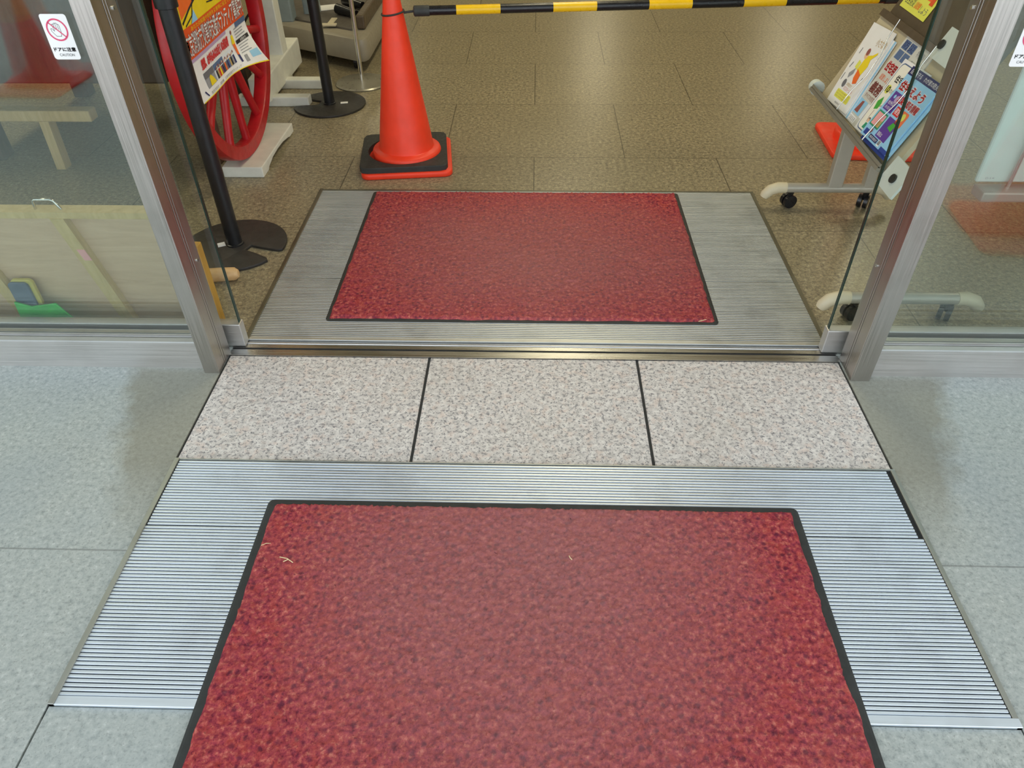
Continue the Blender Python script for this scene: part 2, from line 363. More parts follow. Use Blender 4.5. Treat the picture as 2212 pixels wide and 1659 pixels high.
class Sheet:
    """a printed sheet: shapes laid out in sheet coordinates (s right, t up, metres) and bent by fn(s, t, offset) -> point"""
    def __init__(s, fn, w, h, m, thick=0.0012, nx=1, ny=1, step=0.00035):
        s.fn = fn; s.b = MB(); s.lv = 0; s.step = step; s.w = w; s.h = h
        vs_ = [fn(w*i/nx, h*j/ny, 0) for j in range(ny+1) for i in range(nx+1)] + [fn(w*i/nx, h*j/ny, -thick) for j in range(ny+1) for i in range(nx+1)]
        N = (nx+1)*(ny+1); fs = []
        for j in range(ny):
            for i in range(nx):
                a = j*(nx+1)+i; q = (a, a+1, a+nx+2, a+nx+1); fs.append(q); fs.append(tuple(k+N for k in q[::-1]))
        rim = [i for i in range(nx+1)] + [j*(nx+1)+nx for j in range(1, ny+1)] + [ny*(nx+1)+i for i in range(nx-1, -1, -1)] + [j*(nx+1) for j in range(ny-1, 0, -1)]
        for i in range(len(rim)): a, c = rim[i], rim[(i+1) % len(rim)]; fs.append((a, a+N, c+N, c))
        s.b.add(vs_, fs, m)
    def rect(s, x0, y0, x1, y1, m, lv=1, nx=1, ny=1):
        vs_ = [s.fn(x0+(x1-x0)*i/nx, y0+(y1-y0)*j/ny, lv*s.step) for j in range(ny+1) for i in range(nx+1)]
        fs = [(j*(nx+1)+i, j*(nx+1)+i+1, (j+1)*(nx+1)+i+1, (j+1)*(nx+1)+i) for j in range(ny) for i in range(nx)]
        s.b.add(vs_, fs, m); return s
    def poly(s, pts, m, lv=1):
        n = len(pts); c = (sum(p[0] for p in pts)/n, sum(p[1] for p in pts)/n)
        s.b.add([s.fn(*c, lv*s.step)]+[s.fn(*p, lv*s.step) for p in pts], [(0, i+1, (i+1) % n+1) for i in range(n)], m); return s
    def ring(s, c, r0_, r1, m, lv=1, n=40):
        vs_ = []; 
        for k in range(n):
            a = 2*PI*k/n
            for r in (r0_, r1): vs_.append(s.fn(c[0]+r*math.cos(a), c[1]+r*math.sin(a), lv*s.step))
        s.b.add(vs_, [(2*k, 2*k+1, (2*k+3) % (2*n), (2*k+2) % (2*n)) for k in range(n)], m); return s
    def line(s, p, q, w, m, lv=1):
        d = Vector((q[0]-p[0], q[1]-p[1])); d.normalize(); n = Vector((-d.y, d.x))*w/2
        return s.poly([(p[0]+n.x, p[1]+n.y), (p[0]-n.x, p[1]-n.y), (q[0]-n.x, q[1]-n.y), (q[0]+n.x, q[1]+n.y)], m, lv)
    def pline(s, pts, w, m, lv=1):
        for a, b in zip(pts, pts[1:]): s.line(a, b, w, m, lv)
        return s
    def text(s, body, x0, y0, x1, y1, m, lv=2, shear=0.0, bold=0.0):
        v, f, asp = text_geo(body)
        for dx, dy in ([(0, 0)] if not bold else [(a*bold, c*bold) for a in (-1, 1) for c in (-1, 1)]):
            pts = [s.fn(x0+p[0]*(x1-x0)+shear*p[1]*(y1-y0)+dx, y0+p[1]*(y1-y0)+dy, lv*s.step) for p in v]
            s.b.add(pts, f, m)
        return s
    def build(s, name, parent=None, **kw):
        global s_recalc
        s_recalc = False; o = s.b.build(name, parent, **kw); s_recalc = True; return o

# ------------------------------------------------------------------ the setting
def one(name, mb, kind='structure', **kw):
    o = mb.build(name, **kw); o['kind'] = kind; return o
one('floor', MB().box((-7, 1.755, -0.10), (7, 15, 0.0), M['tile']))
pv = MB(); pv.box((-9, -9, -0.12), (-0.9045, 1.755, 0.0), M['pave']); pv.box((0.9035, -9, -0.12), (9, 1.755, 0.0), M['pave']); pv.box((-0.9, -9, -0.12), (0.9, 0.6216, 0.0), M['pave'])
one('pavement', pv)
one('paving_bed', MB().box((-0.9045, 0.6, -0.12), (0.9035, 1.755, -0.004), plain('dark_grout', srgb(58, 58, 56), 0.85)))
gs = struct('granite_paving', (0, 1.47, 0))
for a, b in ((-0.898, -0.3055), (-0.2975, 0.3075), (0.3155, 0.8975)):
    MB().box((a, 1.2585, -0.03), (b, 1.6835, 0.0005), M['granite'], 0.0015, 1).build('paving_slab', gs)
# door track in the floor between the jambs
tk = MB(); tk.box((-0.903, 1.685, -0.02), (0.905, 1.6885, 0.003), M['steel_h']); tk.box((-0.903, 1.6885, -0.02), (0.905, 1.7145, 0.0012), M['steel_h'])
tk.box((-0.903, 1.7145, -0.02), (0.905, 1.7225, -0.003), M['blackbase']); tk.box((-0.903, 1.7225, -0.02), (0.905, 1.754, 0.002), M['steel_h'])
tk.box((-0.88, 1.741, 0.0), (0.885, 1.747, 0.005), M['steel_h'], 0.002, 2)
one('door_track', tk)
# walls, ceiling
one('wall_left', MB().box((-7.1, 1.6, 0), (-7, 15, 2.8), M['wall'])); one('wall_right', MB().box((7, 1.6, 0), (7.1, 15, 2.8), M['wall']))
one('wall_back', MB().box((-7.1, 15, 0), (7.1, 15.1, 2.8), M['wall'])); one('ceiling', MB().box((-7.1, 1.6, 2.8), (7.1, 15.1, 2.95), M['ceil']))
fw = MB(); fw.box((-7.1, 1.60, 2.24), (7.1, 1.78, 2.8), M['wall'])
for sgn in (-1, 1): fw.box((min(sgn*2.9, sgn*7.1), 1.60, 0), (max(sgn*2.9, sgn*7.1), 1.78, 2.24), M['wall'])
one('wall_front', fw)
one('trim_1', MB().box((-2.9, 1.602, 2.16), (2.9, 1.77, 2.24), M['steel_h']))   # stainless door head

def side_window(name, xa, xb, xe):
    """fixed glass beside the doorway: xa jamb face on the doorway side, xb its outer side, xe far end"""
    w = struct(name, ((xa+xb)/2, 1.65, 0)); lo, hi = sorted((xa, xb)); sg = -1 if xb < xa else 1
    j = MB()
    # jamb box with a shallow vertical groove in the doorway face
    g = 0.004; xi = xa + sg*g
    j.box((min(xi, xb), 1.602, 0), (max(xi, xb), 1.702, 2.16), M['steel'], 0.0012, 1)
    for y0_, y1_ in ((1.6025, 1.6465), (1.6495, 1.6575), (1.6605, 1.7015)):
        j.box((min(xa, xi+sg*0.001), y0_, 0), (max(xa, xi+sg*0.001), y1_, 2.16), M['steel'], 0.0006, 1)
    jo = j.build('jamb', w)
    for z in (0.33, 0.95, 1.6):
        s_ = MB(); s_.tube([(xa-sg*0.003, 1.682, z), (xa+sg*0.004, 1.682, z)], 0.0045, M['chrome'], 10); s_.build('screw', jo)
    a, b = sorted((xb, xe))
    prof = [(1.6245, 0), (1.6245, 0.0915), (1.6285, 0.0935), (1.6465, 0.0935), (1.6485, 0.080), (1.6545, 0.080), (1.6555, 0.089), (1.664, 0.090), (1.666, 0.082), (1.672, 0.082), (1.674, 0.090), (1.690, 0.090), (1.692, 0)]
    MB().prism(prof, a, b, M['sill'], 'x').build('sill', w)
    p = MB(); p.box((a, 1.6645, 0.082), (b, 1.6735, 2.16), M['glass']); p.build('pane', w)
    t_ = MB(); t_.box((a, 1.6595, 0.0885), (b, 1.6643, 0.094), M['sill']); t_.build('glazing_gasket', w)
    v_ = MB(); v_.box((min(xb, xb+sg*0.004), 1.660, 0.095), (max(xb, xb+sg*0.004), 1.678, 2.16), M['rubber']); v_.build('glazing_gasket', w)
    return w
side_window('window_1', -0.903, -0.9475, -2.9)
side_window('window_2', 0.906, 0.9605, 2.9)
def door_leaf(name, xi, xo):
    d = struct(name, ((xi+xo)/2, 1.74, 0)); a, b = sorted((xi, xo)); sg = -1 if xo < xi else 1
    MB().box((a, 1.736, 0.07), (b, 1.7465, 2.14), M['glass']).build('pane', d)
    MB().box((min(xi, xi+sg*0.003), 1.7355, 0.085), (max(xi, xi+sg*0.003), 1.747, 2.14), M['glass_edge']).build('polished_edge', d)
    MB().box((a-0.003, 1.725, 0.004), (b+0.003, 1.757, 0.084), M['sill'], 0.003, 2).build('bottom_rail', d)
    return d
door_leaf('door_1', -0.866, -1.86); door_leaf('door_2', 0.862, 1.86)

# ------------------------------------------------------------------ gratings
def grating(name, label, x0, y0, x1, y1, metal, pitch, sections, rail_l=0.010, rail_r=0.010, rail_f=0.004, rail_n=0.018, railm=None):
    t = thing(name, label, 'entrance grating', ((x0+x1)/2, (y0+y1)/2, 0), 'ridged metal gratings in the doorway floor')
    MB().box((x0, y0, -0.0035), (x1, y1, 0.0015), M['alu_gap']).build('tray', t)
    fr = MB(); rm = railm or metal
    fr.box((x0, y0, -0.003), (x0+rail_l, y1, 0.0105), rm, 0.001, 1); fr.box((x1-rail_r, y0, -0.003), (x1, y1, 0.0075), rm, 0.001, 1)
    if rail_f: fr.box((x0, y1-rail_f, -0.003), (x1, y1, 0.0078), rm, 0.0008, 1)
    fr.box((x0, y0, -0.003), (x1, y0+rail_n, 0.0078), metal, 0.0012, 1)
    fr.build('rim', t)
    for ya, yb, xl, xr in sections:
        g = MB(); n = int(round((yb-ya)/pitch)); p = (yb-ya)/n
        for k in range(n):
            y = ya+p*k
            g.prism([(y+p*0.08, 0.0015), (y+p*0.08, 0.0058), (y+p*0.19, 0.0068), (y+p*0.70, 0.0068), (y+p*0.82, 0.0058), (y+p*0.82, 0.0015)], xl, xr, metal, 'x')
        g.build('ridged_panel', t)
    return t
grating('entrance_grating', 'wide bright ridged aluminium grating around the nearer red mat', -0.900, 0.622, 0.902, 1.257, M['alu'], 0.0089,
        [(0.6405, 1.046, -0.889, 0.889), (1.0475, 1.2525, -0.886, 0.879)], 0.012, 0.011, railm=M['outer_rail'])
grating('entrance_grating', 'duller ridged metal grating under the farther red mat, just inside the doors', -0.8775, 1.756, 0.891, 2.779, M['alu_in'], 0.0090,
        [(1.770, 2.105, -0.864, 0.877), (2.1065, 2.440, -0.864, 0.877), (2.4415, 2.770, -0.864, 0.877)], 0.0135, 0.0135, 0.009, 0.014, M['rail'])

# ------------------------------------------------------------------ mats
def floor_mat(label, x0, y0, x1, y1, border, z0, mat, pile_step):
    t = thing('floor_mat', label, 'mat', ((x0+x1)/2, (y0+y1)/2, z0), 'red entrance mats')
    e = MB(); P = rrect(x0, y0, x1, y1, 0.014); Q = rrect(x0+0.006, y0+0.006, x1-0.006, y1-0.006, 0.012); n = len(P)
    vs_ = [(a, b, z0) for a, b in P]+[(a, b, z0+0.0018) for a, b in P]+[(a, b, z0+0.0034) for a, b in Q]
    fs = [tuple(range(n))[::-1], tuple(range(2*n, 3*n))]
    for i in range(n):
        k = (i+1) % n; fs += [(i, k, n+k, n+i), (n+i, n+k, 2*n+k, 2*n+i)]
    e.add(vs_, fs, M['rubber']); e.build('rubber_border', t)
    # tufted pile: an uneven height field with a ragged edge
    a0, b0, a1, b1 = x0+border, y0+border*0.85, x1-border, y1-border*0.85
    nx = int((a1-a0)/pile_step); ny = int((b1-b0)/pile_step)
    gx, gy = np.meshgrid(np.linspace(a0, a1, nx+1), np.linspace(b0, b1, ny+1))
    z = z0+0.0062+rng.random(gx.shape)*0.0042
    blot = rng.random((ny//3+2, nx//3+2)); z += 0.0024*np.kron(blot, np.ones((3, 3)))[:ny+1, :nx+1]
    gx = gx+rng.normal(0, pile_step*0.22, gx.shape); gy = gy+rng.normal(0, pile_step*0.22, gy.shape)
    wob = lambda L: np.interp(np.arange(L), np.arange(0, L+12, 6), rng.normal(0, 0.0016, len(np.arange(0, L+12, 6))))
    gx[:, 0] = a0+wob(ny+1)-0.001; gx[:, -1] = a1+wob(ny+1)+0.001; gy[0, :] = b0+wob(nx+1)-0.001; gy[-1, :] = b1+wob(nx+1)+0.001
    for sl in ((slice(None), 0), (slice(None), -1), (0, slice(None)), (-1, slice(None))): z[sl] = z0+0.003
    V = np.stack([gx-(x0+x1)/2, gy-(y0+y1)/2, z-z0], -1).reshape(-1, 3)
    idx = np.arange((nx+1)*(ny+1)).reshape(ny+1, nx+1)
    Fq = np.stack([idx[:-1, :-1], idx[:-1, 1:], idx[1:, 1:], idx[1:, :-1]], -1).reshape(-1, 4)
    me = bpy.data.meshes.new('carpet_pile'); me.from_pydata(V.tolist(), [], Fq.tolist()); me.materials.append(mat)
    me.polygons.foreach_set('use_smooth', [True]*len(me.polygons))
    o = bpy.data.objects.new('carpet_pile', me); COL.objects.link(o); o.parent = t
    return t
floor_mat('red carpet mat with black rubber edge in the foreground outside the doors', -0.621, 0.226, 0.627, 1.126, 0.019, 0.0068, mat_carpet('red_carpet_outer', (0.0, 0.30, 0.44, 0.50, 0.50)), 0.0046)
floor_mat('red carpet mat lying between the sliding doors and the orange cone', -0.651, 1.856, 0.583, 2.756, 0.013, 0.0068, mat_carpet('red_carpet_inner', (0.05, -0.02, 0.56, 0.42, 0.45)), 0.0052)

# ------------------------------------------------------------------ cones, weight, bar
def traffic_cone(label, c, rz, mat, band=False, group='traffic cones'):
    t = thing('traffic_cone', label, 'traffic cone', c, group)
    s = 0.193; R3 = Matrix.Rotation(rz, 3, 'Z')
    b = MB(); pts = rrect(-s, -s, s, s, 0.035)
    pts = [tuple((R3 @ Vector((x, y, 0)))[:2]) for x, y in pts]
    b.prism([(c[0]+x, c[1]+y) for x, y in pts], c[2], c[2]+0.024, mat, 'z', 0.006); b.build('base_plate', t, 50)
    o = MB().lathe([(0.149, 0.022), (0.149, 0.050), (0.146, 0.058), (0.139, 0.063), (0.124, 0.065), (0.119, 0.068), (0.1165, 0.078), (0.030, 0.672), (0.029, 0.690), (0.024, 0.698), (0.018, 0.700), (0.016, 0.690), (0.018, 0.60)], c, mat, 64).build('cone_body', t, 35)
    if band:
        k = lambda z: 0.1165-(z-0.078)*(0.0865/0.594)+0.0012
        MB().lathe([(k(0.34), 0.34), (k(0.45), 0.45)], c, M['amber'], 64).build('reflective_band', o, 60)
    return t
CX, CYY = -0.556, 3.085
traffic_cone('orange-red traffic cone with black weight at its foot, tethered to the striped bar', (CX, CYY, 0), math.radians(6.7), M['cone'])
traffic_cone('red traffic cone half hidden behind the brochure rack, only its flat foot showing', (1.515, 3.285, 0), math.radians(-4), M['cone'])
traffic_cone('dark red traffic cone with amber band reflected in the left glass pane', (-2.70, -0.70, 0), 0.05, M['cone_dark'], True)
traffic_cone('dark red traffic cone with amber band reflected in the right glass pane', (1.80, 0.86, 0), 0.1, M['cone_dark'], True)
# rubber weight with a round hole, resting on the base plate
def ring_weight():
    c = Vector((CX-0.012, CYY+0.004, 0.0)); rz = math.radians(6.7); R3 = Matrix.Rotation(rz, 3, 'Z'); z0, z1 = 0.0245, 0.0475
    n = 64; outer = []; s = 0.186; rc = 0.03
    for k in range(n):
        a = 2*PI*k/n; d = Vector((math.cos(a), math.sin(a)))
        q = s/max(abs(d.x), abs(d.y)); p = d*q
        # round the corner
        ax, ay = abs(p.x), abs(p.y)
        if ax > s-rc and ay > s-rc:
            cc = Vector((math.copysign(s-rc, p.x), math.copysign(s-rc, p.y))); e = (p-cc).normalized()*rc; p = cc+e
        outer.append(p)
    inner = [Vector((math.cos(2*PI*k/n), math.sin(2*PI*k/n)))*0.157 for k in range(n)]
    vs_ = []
    for ring, zz in ((outer, z0), (outer, z1-0.003), ([p*0.985 for p in outer], z1), (inner, z1), ([p*0.985 for p in inner], z0)):
        for p in ring:
            w = R3 @ Vector((p.x, p.y, 0)); vs_.append((c.x+w.x, c.y+w.y, zz))
    fs = []
    for a in range(5):
        b = (a+1) % 5
        for k in range(n): q = (k+1) % n; fs.append((a*n+k, a*n+q, b*n+q, b*n+k))
    o = MB().add(vs_, fs, M['rubber']).build('cone_weight', None, 40)
    tag(o, 'square black rubber weight slipped over the foot of the orange cone', 'cone weight')
ring_weight()
def bar():
    zc = 0.603; t = thing('barrier_bar', 'black and yellow striped bar hooked onto the orange cone', 'barrier bar', (CX+0.05, CYY, zc))
    A = Vector((CX+0.082, CYY-0.004, 0.606)); B = Vector((1.46, 3.268, 0.607)); d = (B-A).normalized(); L = (B-A).length
    p = MB(); x = 0.05; k = 0
    segs = [0.116]+[0.172, 0.207]*20
    while x < L-0.05:
        w = min(segs[k], L-0.05-x); col = M['blackbar'] if k % 2 == 0 else M['yellowbar']
        p.tube([A+d*x, A+d*(x+w)], 0.0172, col, 20); x += w; k += 1
    p.build('striped_tube', t, 40)
    for P, q in ((A, d), (B, -d)):
        MB().tube([P, P+q*0.004, P+q*0.058, P+q*0.062], [0.015, 0.0196, 0.0196, 0.0186], M['rubber'], 20).build('end_cap', t, 40)
    def loop(c, r, z, name, P, q):
        m_ = MB(); m_.tube([(c[0]+r*math.cos(a), c[1]+r*math.sin(a), z+0.006*math.cos(a)) for a in np.linspace(0, 2*PI, 40, endpoint=False)], 0.0036, M['rubber'], 8, closed=True)
        m_.tube([Vector((c[0], c[1], z))+Vector((P.x-c[0], P.y-c[1], 0)).normalized()*r, P+q*0.004], 0.0045, M['rubber'], 8)
        m_.build(name, t, 60)
    loop((CX, CYY), 0.0435, 0.600, 'loop', A, d); loop((1.515, 3.285), 0.0435, 0.600, 'loop', B, -d)
bar()

# ------------------------------------------------------------------ stanchions and silver stand
def stanchion(label, c, notch, r, collar):
    t = thing('stanchion', label, 'stanchion', (c[0], c[1], 0), 'black stanchion posts')
    a0, a1 = notch; b = MB(); pts = []
    n = 60
    pts = [(c[0]+r*math.cos(math.radians(a)), c[1]+r*math.sin(math.radians(a))) for a in np.linspace(a1, a0+360, n)]
    # rounded lobes either side of the cut, cut running in towards the post
    am = math.radians((a0+a1)/2)
    for rr_, aa in ((0.93, a0+2.5), (0.6, a0+2), (0.33, a0-4)): pts.append((c[0]+r*rr_*math.cos(math.radians(aa)), c[1]+r*rr_*math.sin(math.radians(aa))))
    for rr_, aa in ((0.33, a1+4), (0.6, a1-2), (0.93, a1-2.5)): pts.append((c[0]+r*rr_*math.cos(math.radians(aa)), c[1]+r*rr_*math.sin(math.radians(aa))))
    b.prism(pts, 0, 0.011, M['blackbase'], 'z', 0.002)
    bo = b.build('base', t, 40)
    MB().lathe([(0.0, 0.011), (0.031, 0.011), (0.031, 0.016), (0.0265, 0.018), (0.0265, collar), (0.0265, 0.98), (0.0, 0.98)], (c[0], c[1], 0), M['blackmetal'], 28).build('pole', t, 40)
    MB().lathe([(0.0265, collar-0.003), (0.0335, collar), (0.0335, 0.99), (0.0, 0.992)], (c[0], c[1], 0), M['blackmetal'], 28).build('head', t, 40)
    return t, bo
s1, b1 = stanchion('nearer black stanchion with cut-out foot, beside the left glass door', (-1.086, 2.325), (-36, -10), 0.185, 0.80)
MB().box((-1.150, 2.300, 0.0112), (-1.120, 2.330, 0.0122), M['paper'], rot=Matrix.Rotation(0.5, 3, 'Z'), org=Vector((-1.135, 2.315, 0))).build('sticker', b1)
s2, b2 = stanchion('farther black stanchion with round foot, left of the orange cone', (-1.050, 3.752), (150, 197), 0.182, 0.86)
MB().box((-0.995, 3.748, 0.0112), (-0.958, 3.772, 0.0122), M['paper'], rot=Matrix.Rotation(0.2, 3, 'Z'), org=Vector((-0.97, 3.76, 0))).build('sticker', b2)
st = thing('pole_stand', 'slim silver pole on a round silver foot, between black stanchion and grey machine', 'pole stand', (-0.945, 4.085, 0))
SV = plain('silver_paint', srgb(172, 168, 152), 0.32, 0.6, var=0.05)
MB().lathe([(0.0, 0), (0.140, 0), (0.143, 0.006), (0.137, 0.012), (0.05, 0.018), (0.02, 0.022), (0.0, 0.022)], (-0.945, 4.085, 0), SV, 48).build('base', st, 40)
MB().lathe([(0.0115, 0.02), (0.0115, 1.1), (0.0, 1.1)], (-0.945, 4.085, 0), M['chrome'], 20).build('pole', st, 40)

# ------------------------------------------------------------------ red wheel on a white block, its cart, the poster
WX, WY, WR = -1.248, 3.065, 0.485; WZ = 0.046+WR
def wheel():
    t = thing('cart_wheel', 'large red spoked wooden wheel standing on a white block behind the poster', 'wheel', (WX, WY, 0.046))
    w = MB(); n = 72; vs_ = []
    ro, ri, hw = WR, WR-0.058, 0.028
    for k in range(n):
        a = 2*PI*k/n
        for r, x in ((ro-0.004, -hw), (ro, -hw+0.005), (ro, hw-0.005), (ro-0.004, hw), (ri+0.004, hw), (ri, hw-0.006), (ri, -hw+0.006), (ri+0.004, -hw)):
            vs_.append((WX+x, WY+r*math.cos(a), WZ+r*math.sin(a)))
    fs = [(k*8+i, k*8+(i+1) % 8, ((k+1) % n)*8+(i+1) % 8, ((k+1) % n)*8+i) for k in range(n) for i in range(8)]
    w.add(vs_, fs, M['redpaint']).build('rim', t, 40)
    MB().tube([(WX-0.10, WY, WZ), (WX-0.09, WY, WZ), (WX+0.02, WY, WZ), (WX+0.03, WY, WZ)], [0.05, 0.075, 0.075, 0.05], M['redpaint'], 28).build('hub', t, 40)
    for k in range(14):
        a = 2*PI*(k+0.5)/14; c_, s_ = math.cos(a), math.sin(a)
        pth = [(WX-0.012*(1-q), WY+r*c_, WZ+r*s_) for r, q in ((0.06, 0), (0.20, 0.3), (0.36, 0.7), (ri+0.006, 1))]
        MB().tube(pth, [0.020, 0.0185, 0.0165, 0.0175], M['redpaint'], 14).build('spoke', t, 60)
    return t
wheel()
pk = MB()
prof = [(2.898, 0.0), (2.898, 0.046), (3.395, 0.046), (3.395, 0.004), (3.33, 0.004), (3.30, 0.012), (3.22, 0.024), (3.14, 0.027), (3.06, 0.024), (2.99, 0.010), (2.975, 0.0)]
pk.prism(prof, -1.318, -1.146, M['white'], 'x', 0.004)
tag(pk.build('wheel_block'), 'white painted wooden block with an arched underside, under the red wheel', 'wooden block')
ws = thing('wooden_stand', 'white wooden upright with a stepped foot, right behind the red wheel', 'wooden stand', (-1.42, 4.1, 0))
MB().box((-1.430, 4.06, 0.0), (-1.342, 4.15, 1.2), M['white'], 0.004, 1).build('upright', ws)
MB().prism([(3.70, 0.03), (3.70, 0.145), (4.35, 0.165), (4.35, 0.03)], -1.43, -1.335, M['white'], 'x', 0.006).build('foot_beam', ws)
for y_, xe in ((3.783, -1.150), (4.045, -1.102)):
    MB().box((-1.52, y_-0.055, 0.0), (xe, y_+0.008, 0.048), M['white'], 0.006, 2).build('foot', ws)
# antique cart body standing in the dark behind the left door
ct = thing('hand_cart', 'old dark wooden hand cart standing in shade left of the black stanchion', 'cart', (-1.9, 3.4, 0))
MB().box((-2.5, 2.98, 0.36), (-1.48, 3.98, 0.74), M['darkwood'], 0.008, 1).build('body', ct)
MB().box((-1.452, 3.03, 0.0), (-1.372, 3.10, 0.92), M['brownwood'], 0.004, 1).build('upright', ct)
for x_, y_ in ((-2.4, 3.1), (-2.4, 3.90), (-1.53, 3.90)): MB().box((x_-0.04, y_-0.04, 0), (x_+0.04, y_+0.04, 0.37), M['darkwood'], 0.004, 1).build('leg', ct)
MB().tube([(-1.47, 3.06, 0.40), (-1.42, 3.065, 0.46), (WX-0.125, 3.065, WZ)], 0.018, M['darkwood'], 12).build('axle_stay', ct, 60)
h = MB()
for k in range(16):
    a0 = k*0.026
    h.tube([(-1.98+a0, 3.02, 0.752), (-1.98+a0, 3.16, 0.752)], 0.0001, M['canvas'], 6) if False else None
pts = []
for k in range(int(9*36)):
    a = 2*PI*k/36; pts.append((-1.78+0.135*math.cos(a), 3.12+0.105*math.sin(a), 0.745+0.011+0.021*k/36))
h.tube(pts, 0.0125, M['canvas'], 10)
tag(h.build('hose_coil', None, 60), 'ribbed grey canvas hose coiled on the dark cart', 'hose')

def poster():
    W_, H_ = 0.585, 0.53
    def fn(s, t, o):
        u = max(s, 0.0)/W_; q = max(0.0, 1-t/0.13)**2; wv = 0.006*math.sin(u*6.0+1.0)
        return (-1.200+wv*(0.4+q)+(0.012+0.095*u**3)*q+o, 2.640+s-0.125*u**3*q, 0.408+t+0.008*q)
    S = Sheet(lambda s_, t_, o_: fn(s_-0.036, t_, o_), W_+0.036, H_, M['paper'], 0.0012, 28, 24, 0.0007); S.fn = fn
    Rr = lambda x0, y0, x1, y1, m_, lv=1: S.rect(x0, y0, x1, y1, m_, lv, 20, 6)
    Rr(-0.036, 0.245, W_, H_, INK['yellow']); 
    S.poly([(0, 0.275), (0.0, H_), (0.30, H_), (0.285, 0.42), (0.22, 0.335), (0.10, 0.30)], INK['tangerine'], 2)
    S.pline([(0.0, 0.262), (0.08, 0.292), (0.20, 0.325), (0.285, 0.42), (0.30, H_)], 0.008, INK['black'], 3)
    S.pline([(0.325, 0.50), (0.33, 0.36), (0.335, 0.275)], 0.005, INK['black'], 3); S.pline([(0.395, 0.52), (0.40, 0.40), (0.405, 0.285)], 0.005, INK['black'], 3)
    S.pline([(0.25, 0.275), (0.31, 0.268), (0.37, 0.285)], 0.004, INK['black'], 3); S.pline([(0.02, 0.25), (0.09, 0.268), (0.14, 0.33)], 0.005, INK['black'], 3)
    S.poly([(0.07, 0.247), (0.11, 0.285), (0.13, 0.247)], INK['sky'], 4)
    for k in range(5): S.poly([(0.43, 0.34+k*0.025), (0.45, 0.36+k*0.025), (0.455, 0.345+k*0.025), (0.435, 0.33+k*0.025)], INK['black'], 3)
    Rr(-0.036, 0.150, W_, 0.247, INK['orange'], 4)
    S.text('あなたの知識や技術を災害時に役立てませんか', 0.05, 0.228, 0.56, 0.243, INK['yellow'], 5)
    S.text('東京消防庁災害時支援ボランティア募集中!', -0.028, 0.158, 0.580, 0.226, INK['brown'], 5, 0, 0.0022)
    S.text('東京消防庁災害時支援ボランティア募集中!', -0.028, 0.158, 0.580, 0.226, INK['white'], 6, 0, 0.0007)
    Rr(-0.036, 0.138, 0.36, 0.150, INK['lilac'], 3)
    S.text('登録、お申込みはお近くの消防署', 0.055, 0.095, 0.36, 0.128, INK['red'], 3, 0.2, 0.0016)
    # photographs of volunteers
    Rr(0.048, 0.028, 0.145, 0.084, INK['grey'], 2); Rr(0.150, 0.028, 0.385, 0.084, INK['pale'], 2); Rr(0.150, 0.062, 0.26, 0.084, INK['steelblue'], 3); Rr(0.048, 0.062, 0.145, 0.084, INK['ash'], 3)
    S.poly([(0.075, 0.030), (0.085, 0.060), (0.100, 0.066), (0.118, 0.052), (0.132, 0.030)], INK['yellow'], 4)
    for k in range(15):
        x = 0.165+k*0.0145; c = INK[('black', 'tan', 'red', 'yellow', 'brown', 'navy', 'darkgrey', 'tangerine', 'ash', 'navy', 'steelblue', 'tan', 'black', 'grey', 'navy')[k]]
        S.poly([(x-0.008, 0.029), (x-0.006, 0.058), (x+0.005, 0.060), (x+0.008, 0.029)], c, 4); S.poly(disc((x, 0.065+0.003*(k % 3)), 0.005, 8), INK['skin' if k % 2 else 'brown'], 5)
    # standing figure in a yellow jacket, right column of notes
    S.poly([(0.392, 0.088), (0.400, 0.118), (0.418, 0.118), (0.424, 0.086)], INK['yellow'], 3); S.poly(disc((0.409, 0.128), 0.008, 10), INK['brown'], 3)
    S.poly([(0.396, 0.088), (0.420, 0.088), (0.424, 0.045), (0.410, 0.045)], INK['tangerine'], 3); S.poly([(0.408, 0.050), (0.424, 0.050), (0.430, 0.020), (0.416, 0.020)], INK['navy'], 3)
    Rr(0.470, 0.130, W_, 0.1495, INK['steelblue'], 3)
    S.text('20XX', 0.46, 0.128, 0.54, 0.146, INK['grey'], 4) if False else None
    for k in range(4): S.rect(0.445, 0.098+k*0.010, 0.445+(0.10, 0.085, 0.09, 0.06)[k], 0.1015+k*0.010, INK['grey'], 3, 6, 1)
    S.rect(0.435, 0.078, 0.565, 0.091, INK['black'], 3, 8, 2); S.text('お問合せ', 0.475, 0.080, 0.535, 0.089, INK['white'], 4)
    for k in range(4): S.rect(0.445, 0.044+k*0.0085, 0.445+(0.09, 0.075, 0.08, 0.10)[k], 0.0465+k*0.0085, INK['grey'], 3, 6, 1)
    S.rect(0.505, 0.020, 0.572, 0.040, INK['sky'], 3, 6, 3); S.rect(0.452, 0.014, 0.478, 0.036, INK['grey'], 3, 4, 3)
    S.text('東京消防庁・消防署　災害時支援ボランティア', 0.05, 0.006, 0.40, 0.016, INK['grey'], 3)
    Rr(-0.036, 0, W_, 0.003, INK['yellow'], 2)
    S.poly([(0.004, 0.03), (0.02, 0.010), (0.028, 0.010), (0.012, 0.032)], INK['navy'], 3)
    o = S.build('poster'); tag(o, 'yellow and white recruitment poster with curling lower corner, hung on the red wheel', 'poster')
poster()

# ------------------------------------------------------------------ grey wheeled machine at the back
gm = thing('wheeled_machine', 'grey plastic wheeled machine base behind the orange cone', 'machine', (0, 0, 0))
